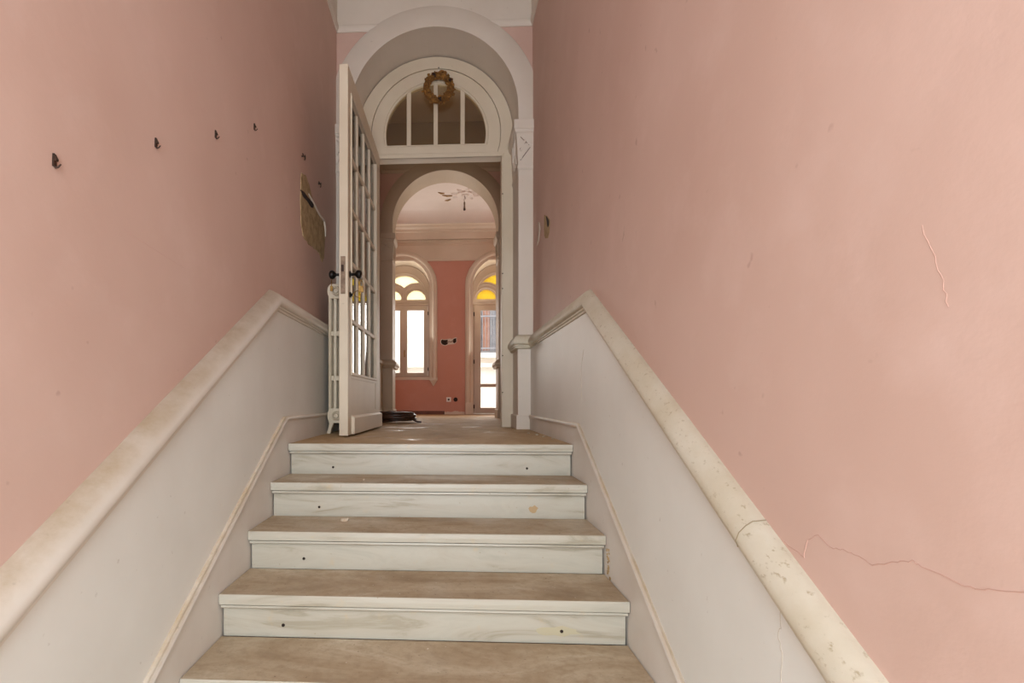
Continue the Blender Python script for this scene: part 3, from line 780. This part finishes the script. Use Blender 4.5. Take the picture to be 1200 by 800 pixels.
def surround(cx, foot, parent):
    """roll moulded arch surround with its inner band"""
    R = .607; cz = 2.20
    pth = arch_path(cx, cz, R, foot)
    w = R - .475
    prof = [(-w, .01), (-w, -.020), (-w*.80, -.026), (-w*.74, -.030), (-w*.70, -.026), (-w*.64, -.040), (-w*.5, -.056), (-w*.3, -.060), (-w*.12, -.050), (-w*.02, -.030), (0, .01)]
    return MB().arc(pth, prof, YW).build('arch_surround', FARWHITE, parent, smooth=35, label='cream roll-moulded arch surround')
def spandrel_pts(cx, cz, R, lz, lr, off):
    """curved triangle between the big arc and the two lobes"""
    # big arc from tip to tip
    def inter(sgn):
        # intersection of circle (cx,cz,R) and lobe circle (cx+sgn*off, lz, lr), the outer-upper one
        best = None
        for i in range(400):
            a = PI*i/400; x = cx + R*math.cos(a); z = cz + R*math.sin(a)
            d = abs(math.hypot(x - cx - sgn*off, z - lz) - lr)
            if sgn*(x - cx) > 0 and (best is None or d < best[0]): best = (d, a)
        return best[1]
    aR = inter(1); aL = PI - aR
    up = [(cx + R*math.cos(aR + (aL - aR)*i/20), cz + R*math.sin(aR + (aL - aR)*i/20)) for i in range(21)]
    # from left tip down lobe L to the cusp, then up lobe R
    zc = lz + math.sqrt(lr**2 - off**2)
    aL0 = math.atan2(up[-1][1] - lz, up[-1][0] - (cx - off)); aL1 = math.atan2(zc - lz, off)
    lft = [(cx - off + lr*math.cos(aL0 + (aL1 - aL0)*i/12), lz + lr*math.sin(aL0 + (aL1 - aL0)*i/12)) for i in range(1, 13)]
    rgt = [(2*cx - x, z) for x, z in reversed(lft[:-1])]
    return up + lft + rgt
def fanlight(cx, parent, glass_mat, ybase):
    fcz = 2.135
    sp = spandrel_pts(cx, fcz, .350, 2.05, .305, .215)
    lobes = []
    for sg in (-1, 1):
        c = cx + sg*.215; lobes.append([(c + .172*math.cos(PI*i/20), 2.05 + .172*math.sin(PI*i/20)) for i in range(21)])
    outer = [(cx + WR + .003, 1.99)] + [(cx + (WR + .003)*math.cos(PI*i/40), WCZ + .062 + (WR + .003)*math.sin(PI*i/40)) for i in range(41)] + [(cx - WR - .003, 1.99)]
    body = MB().plate(outer, [sp] + lobes, ybase, ybase + .07, XZ).build('fanlight_tracery', JOIN, parent, label='carved fanlight tracery with two lobes')
    t = MB()
    for c in (-1, 1):
        xx = cx + c*.215
        t.tube([(xx + .205*math.cos(PI*i/24), ybase - .002, 2.05 + .205*math.sin(PI*i/24)) for i in range(25)], .010, 6)
        t.tube([(xx + .262*math.cos(PI*i/24 if c > 0 else PI*i/24), ybase - .002, 2.05 + .262*math.sin(PI*i/24)) for i in range(25)], .008, 6)
    t.tube([(cx + .395*math.cos(PI*i/40), ybase - .002, fcz + .395*math.sin(PI*i/40)) for i in range(2, 39)], .012, 6)
    t.tube([(cx + .462*math.cos(PI*i/40), ybase - .002, WCZ + .055 + .462*math.sin(PI*i/40)) for i in range(41)], .010, 6)
    t.build('tracery_moulding', JOIN, body, smooth=50)
    for pl in [sp] + lobes:
        m = (sum(p[0] for p in pl)/len(pl), sum(p[1] for p in pl)/len(pl))
        big = [(m[0] + (p[0] - m[0])*1.03, m[1] + (p[1] - m[1])*1.03) for p in pl]
        MB().plate(big, [], ybase + .030, ybase + .036, XZ).build('yellow_glass_pane', glass_mat, body, label='yellow textured glass pane')
    return body
YJ = 9.20
def casement(x0, x1, z0, z1, parent, gl, name='casement', brail=.07):
    s = MB().plate([(x0, z0), (x1, z0), (x1, z1), (x0, z1)], gl, YJ - .012, YJ + .045, XZ).build(name, JOIN, parent, bevel=.003)
    for g in gl:
        xa, xb = min(p[0] for p in g), max(p[0] for p in g); za, zb_ = min(p[1] for p in g), max(p[1] for p in g)
        MB().box(xa - .004, xb + .004, YJ + .012, YJ + .017, za - .004, zb_ + .004).build('glass_pane', CLEAR, s)
    return s
rect = lambda a, b, c, d: [(a, c), (b, c), (b, d), (a, d)]
# left window
w1 = empty('window_2', (0, 0, 0)); tag(w1, 'arched casement window with glare-paled yellow fanlight in the far room', 'window', kind='structure')
su = surround(wxs, .62, w1)
for sg in (-1, 1):
    xc = wxs + sg*.541; pd = MB()
    pd.box(xc - .070, xc + .070, YW - .066, YW + .005, .585, .625)
    pd.loft([[(xc - .066, YW - .06, .585), (xc + .066, YW - .06, .585), (xc + .066, YW + .005, .585), (xc - .066, YW + .005, .585)], [(xc - .004, YW - .012, .485), (xc + .004, YW - .012, .485), (xc + .004, YW + .005, .485), (xc - .004, YW + .005, .485)]])
    pd.build('pendant_drop', FARWHITE, su, label='pointed drop ending the surround')
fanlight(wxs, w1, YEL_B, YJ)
x0, x1 = wxs - WR, wxs + WR
MB().plate(rect(x0 - .003, x1 + .003, WSILL - .01, 2.0), [rect(x0 + .045, x1 - .045, WSILL + .035, 1.94)], YJ, YJ + .07, XZ).box(x0, x1, YJ - .015, YJ + .01, 1.955, 1.985).build('window_frame', JOIN, w1, bevel=.003)
for c, (a, b, ga, gb) in enumerate(((x0 + .047, wxs + .001 - .012, x0 + .125, wxs - .075), (wxs - .010, x1 - .047, wxs + .055, x1 - .118))):
    s = casement(a, b, WSILL + .037, 1.938, w1, [rect(ga, gb, .735, 1.862)])
    xx = b if c else a
    for z in (.80, 1.80): MB().lathe([(0, -.03), (.008, -.03), (.008, .03), (0, .03)], (xx + (.006 if c else -.006), YJ - .014, z), 'z', 10).build('hinge', IRON, s, label='dark hinge')
    if c: MB().box(wxs - .002, wxs + .018, YJ - .020, YJ - .008, 1.02, 1.14).tube([(wxs + .008, YJ - .02, 1.12), (wxs + .008, YJ - .045, 1.12), (wxs + .008, YJ - .050, 1.04)], .007, 8).build('window_handle', BRASS, s, label='brass window handle')
MB().box(x0 - .01, x1 + .06, YW - .012, YJ + .02, WSILL - .05, WSILL - .004).build('window_sill', FARWHITE, w1, bevel=.006)
# French door on the right
d2 = empty('door_2', (0, 0, 0)); tag(d2, 'glazed French door under an arched amber fanlight in the far room', 'door', kind='structure')
surround(dxs, 0, d2)
fanlight(dxs, d2, YEL_A, YJ)
x0, x1 = dxs - WR, dxs + WR
MB().plate([(x0 - .003, 0), (x0 - .003, 2.0), (x1 + .003, 2.0), (x1 + .003, 0), (x1 - .045, 0), (x1 - .045, 1.94), (x0 + .045, 1.94), (x0 + .045, 0)], [], YJ, YJ + .07, XZ).box(x0, x1, YJ - .015, YJ + .01, 1.955, 1.985).build('door_frame', JOIN, d2, bevel=.003)
for c, (a, b) in enumerate(((x0 + .047, dxs + .004), (dxs + .006, x1 - .047))):
    ga, gb = (a + .110, b - .040) if c == 0 else (a + .040, b - .110)
    s = casement(a, b, .008, 1.938, d2, [rect(ga, gb, .107, .478), rect(ga, gb, .535, 1.850)], 'door_leaf')
    xx = a if c == 0 else b
    for z in (.13, .93, 1.78): MB().lathe([(0, -.035), (.009, -.035), (.009, .035), (0, .035)], (xx + (-.006 if c == 0 else .006), YJ - .014, z), 'z', 10).build('hinge', IRON, s, label='dark hinge')
MB().box(x0 - .13, x0 - .0, YW - .068, YW + .01, 0, .20).box(x1, x1 + .13, YW - .068, YW + .01, 0, .20).build('plinth_block', FARWHITE, d2, bevel=.004)
thr = MB().box(x0, x1, YW - .0, YWB + .1, -.02, .004).build('threshold', MARBLE, d2)

# skirting of the end wall, partly broken
MB().box(RXL, -.06, YW - .022, YW + .005, 0, .058).build('skirting_board', BASEW, ww, bevel=.004, label='low brown skirting board')
rn = random.Random(4)
pts = [(-.06, 0)] + [( -.06 + .345*k/12, .048 + rn.uniform(-.010, .012)) for k in range(13)] + [(.285, 0)]
MB().plate(pts[::-1], [], YW - .016, YW + .005, XZ).build('broken_skirting', PLCHIP, ww, label='broken skirting with bare white plaster')

# wall damage and sockets on the end wall
def wall_patch(pts, mat, name, dy, label):
    return MB().plate(pts, [], YW - dy, YW + .005, XZ).build(name, mat, ww, label=label)
rn = random.Random(8)
pl = [(-.132, 1.265), (-.115, 1.295), (-.06, 1.285), (-.01, 1.292), (.03, 1.30), (.075, 1.295), (.12, 1.318), (.150, 1.32), (.150, 1.235), (.11, 1.205), (.06, 1.200), (.01, 1.195), (-.05, 1.175), (-.10, 1.190), (-.128, 1.22)]
wall_patch(pl, PLCHIP, 'chased_plaster', .002, 'plaster chased out of the pink wall')
wall_patch([(-.12,1.265),(-.10,1.283),(-.055,1.276),(-.005,1.28),(-.005,1.205),(-.05,1.186),(-.095,1.2),(-.117,1.225)], DARKHOLE, 'open_junction_box', .004, 'dark open junction hole')
wall_patch([(.085,1.235),(.090,1.29),(.14,1.308),(.142,1.242),(.11,1.217)], DARKHOLE, 'open_junction_box', .004, 'dark open junction hole')
MB().tube([(-.02,YW-.008,1.24),(.03,YW-.02,1.25),(.05,YW-.018,1.235),(.09,YW-.008,1.27)], .006, 6).build('loose_conduit', WIRE, ww)
so = empty('wall_socket', (.012, YW, .254))
pr = MB().box(-.040, .040, -.009, .001, -.040, .040).build('cover_plate', PLAST, so, bevel=.004)
MB().lathe([(0, -.010), (.016, -.010), (.018, -.0085), (.018, .0), (0, .0)], (0, 0, 0), 'y', 20).build('socket_well', DARKHOLE, so, label='dark round socket well')
tag(so, 'white square power socket low on the far pink wall', 'socket')
sb = MB().lathe([(0, -.003), (.026, -.003), (.030, -.006), (.034, -.006), (.036, -.003), (.036, .002), (0, .002)], (0, 0, 0), 'y', 24).build('empty_socket_box', DARKHOLE, None, smooth=40)
sb.location = (.130, YW, .254); tag(sb, 'round dark empty box beside the white socket', 'socket box')

# ceiling rose with its bare lampholder
ro = empty('ceiling_rose', (.266, 8.0, ZR))
MB().lathe([(0, .004), (0, -.016), (.030, -.022), (.038, -.034), (.052, -.030), (.060, -.016), (.095, -.012), (.115, -.024), (.128, -.020), (.135, .004)], (0, 0, 0), 'z', 36).build('moulded_disc', CEIL, ro, smooth=50)
for k in range(8):
    a = 2*PI*k/8 + .2; lf = MB()
    rings = []
    for j in range(7):
        s = j/6; r = .10 + .13*s; w = .034*math.sin(PI*min(.96, s*.9 + .06)) + .002
        c, sn = math.cos(a), math.sin(a); h = -.010 - .018*math.sin(PI*s)
        rings.append([(r*c - w*sn, r*sn + w*c, -.002), (r*c, r*sn, h), (r*c + w*sn, r*sn - w*c, -.002), (r*c, r*sn, .003)])
    lf.loft(rings).build('plaster_leaf', CEIL, ro, smooth=60)
for a, r0, r1 in ((PI*1.02, .20, .36), (PI*.83, .26, .37), (PI*1.1, .34, .44), (-.15, .24, .32)):
    MB().tube([(r0*math.cos(a), r0*math.sin(a) + .05, -.004), ((r0+r1)/2*math.cos(a), (r0+r1)/2*math.sin(a) + .055, -.008), (r1*math.cos(a), r1*math.sin(a) + .04, -.003)], [.012, .016, .008], 6).build('flaked_scroll', MORTAR, ro)
tag(ro, 'moulded plaster ceiling rose of the far room', 'ceiling rose')
lp = empty('pendant_lampholder', (.255, 7.98, ZR - .03))
MB().tube([(0, 0, 0.0), (.006, 0, -.03), (-.004, 0, -.06), (0, 0, -.16)], .004, 6).tube([(0, 0, -.01), (.02, 0, -.045), (.012, 0, -.06)], .004, 6).build('flex', WIRE, lp)
MB().lathe([(0, -.10), (.008, -.10), (.014, -.115), (.012, -.15), (.010, -.165), (.014, -.17), (.014, -.205), (0, -.205)], (0, 0, 0), 'z', 14).build('holder', WIRE, lp, smooth=40)
MB().lathe([(0, -.200), (.017, -.202), (.018, -.225), (.012, -.232), (0, -.232)], (0, 0, 0), 'z', 14).build('socket_ring', IRON, lp, smooth=40)
tag(lp, 'bare lampholder hanging on its flex from the ceiling rose', 'lampholder')

# ------------------------------------------------------------------ courtyard outside the far room
yd = MB().box(-7, 7, YWB + .1, 16, -.35, -.06).build('ground_courtyard', YARD); tag(yd, 'pale courtyard paving outside the French door', 'paving', kind='structure')
fa = MB().plate([(-7, -.1), (7, -.1), (7, 6.5), (-7, 6.5)], [rect(.62, 1.36, 1.40, 3.3)], 12.6, 13.0, XZ).build('neighbour_facade', FACADE)
tag(fa, 'pale rendered building seen through the French door panes', 'building', kind='structure')
nw = MB().plate(rect(.60, 1.38, 1.38, 3.32), [rect(.68, 1.30, 1.46, 3.24)], 12.58, 12.72, XZ).build('window_frame', SHUT, fa)
for k in range(9): MB().box(.70 + k*.068, .712 + k*.068, 12.52, 12.535, 1.42, 3.25).build('grille_bar', SHUT, fa)
MB().box(.66, 1.32, 12.515, 12.54, 2.28, 2.31).box(.66, 1.32, 12.515, 12.54, 1.5, 1.53).build('grille_rail', SHUT, fa)
MB().box(.86, 1.02, 12.66, 12.72, 1.40, 3.3).build('brick_jamb', BRICK, fa, label='terracotta strip of the outside window')
MB().box(.62, 1.36, 12.74, 12.76, 1.40, 3.3).build('shutter', SHUT, fa)
MB().box(.45, 1.55, 12.44, 12.62, 1.28, 1.40).build('outside_sill', FACADE, fa)
MB().box(-7, 7, 12.50, 12.62, 1.05, 1.15).build('string_course', FACADE, fa)

# ------------------------------------------------------------------ light: area lamps standing in for daylight at entrance and windows, sky over the courtyard
def area(name, loc, rot, sx, sy, power, col):
    l = bpy.data.lights.new(name, 'AREA'); l.shape = 'RECTANGLE'; l.size = sx; l.size_y = sy; l.energy = power; l.color = col
    o = bpy.data.objects.new(name, l); COL.objects.link(o); o.location = loc; o.rotation_euler = rot; return o
E_ENTR, E_WIN, SKY = 54, 26, 4.2
area('street_daylight', (-.17, YE + .004, (-.4 + 2.4)/2), (PI/2, 0, 0), 1.2, 2.8, E_ENTR, (.86, .985, 1.06))
area('window_daylight', (wxs, YW - .005, 1.35), (-PI/2 - .42, 0, 0), .9, 1.4, E_WIN, (1.0, .96, .90))
area('door_daylight', (dxs, YW - .005, 1.1), (-PI/2 - .42, 0, 0), .9, 2.0, E_WIN*1.1, (1.0, .96, .90))
W = bpy.data.worlds.new('sky'); scene.world = W; W.use_nodes = True
nt = W.node_tree; bg = nt.nodes['Background']
bg.inputs['Color'].default_value = (.92, .96, 1.0, 1); bg.inputs['Strength'].default_value = SKY

# ------------------------------------------------------------------ camera
cam = bpy.data.cameras.new('camera'); co_ = bpy.data.objects.new('camera', cam); COL.objects.link(co_)
cam.sensor_fit = 'HORIZONTAL'; cam.sensor_width = 36; cam.lens = 18
cam.shift_x = (600 - 495)/1200; cam.shift_y = (470 - 400)/1200
cam.clip_start = .02; cam.clip_end = 200
co_.location = (0, 0, .2245); co_.rotation_euler = (PI/2, 0, math.atan(30/600))
scene.camera = co_
scene.view_settings.view_transform = 'Standard'
try: scene.view_settings.look = 'None'
except Exception: pass
scene.view_settings.gamma = 1; scene.view_settings.exposure = 0; scene.view_settings.use_curve_mapping = False
scene.cycles.use_denoising = True
try: scene.cycles.denoiser = 'OPENIMAGEDENOISE'
except Exception: pass
scene.cycles.max_bounces = 10; scene.cycles.diffuse_bounces = 6; scene.cycles.transparent_max_bounces = 16
scene.cycles.sample_clamp_indirect = 6
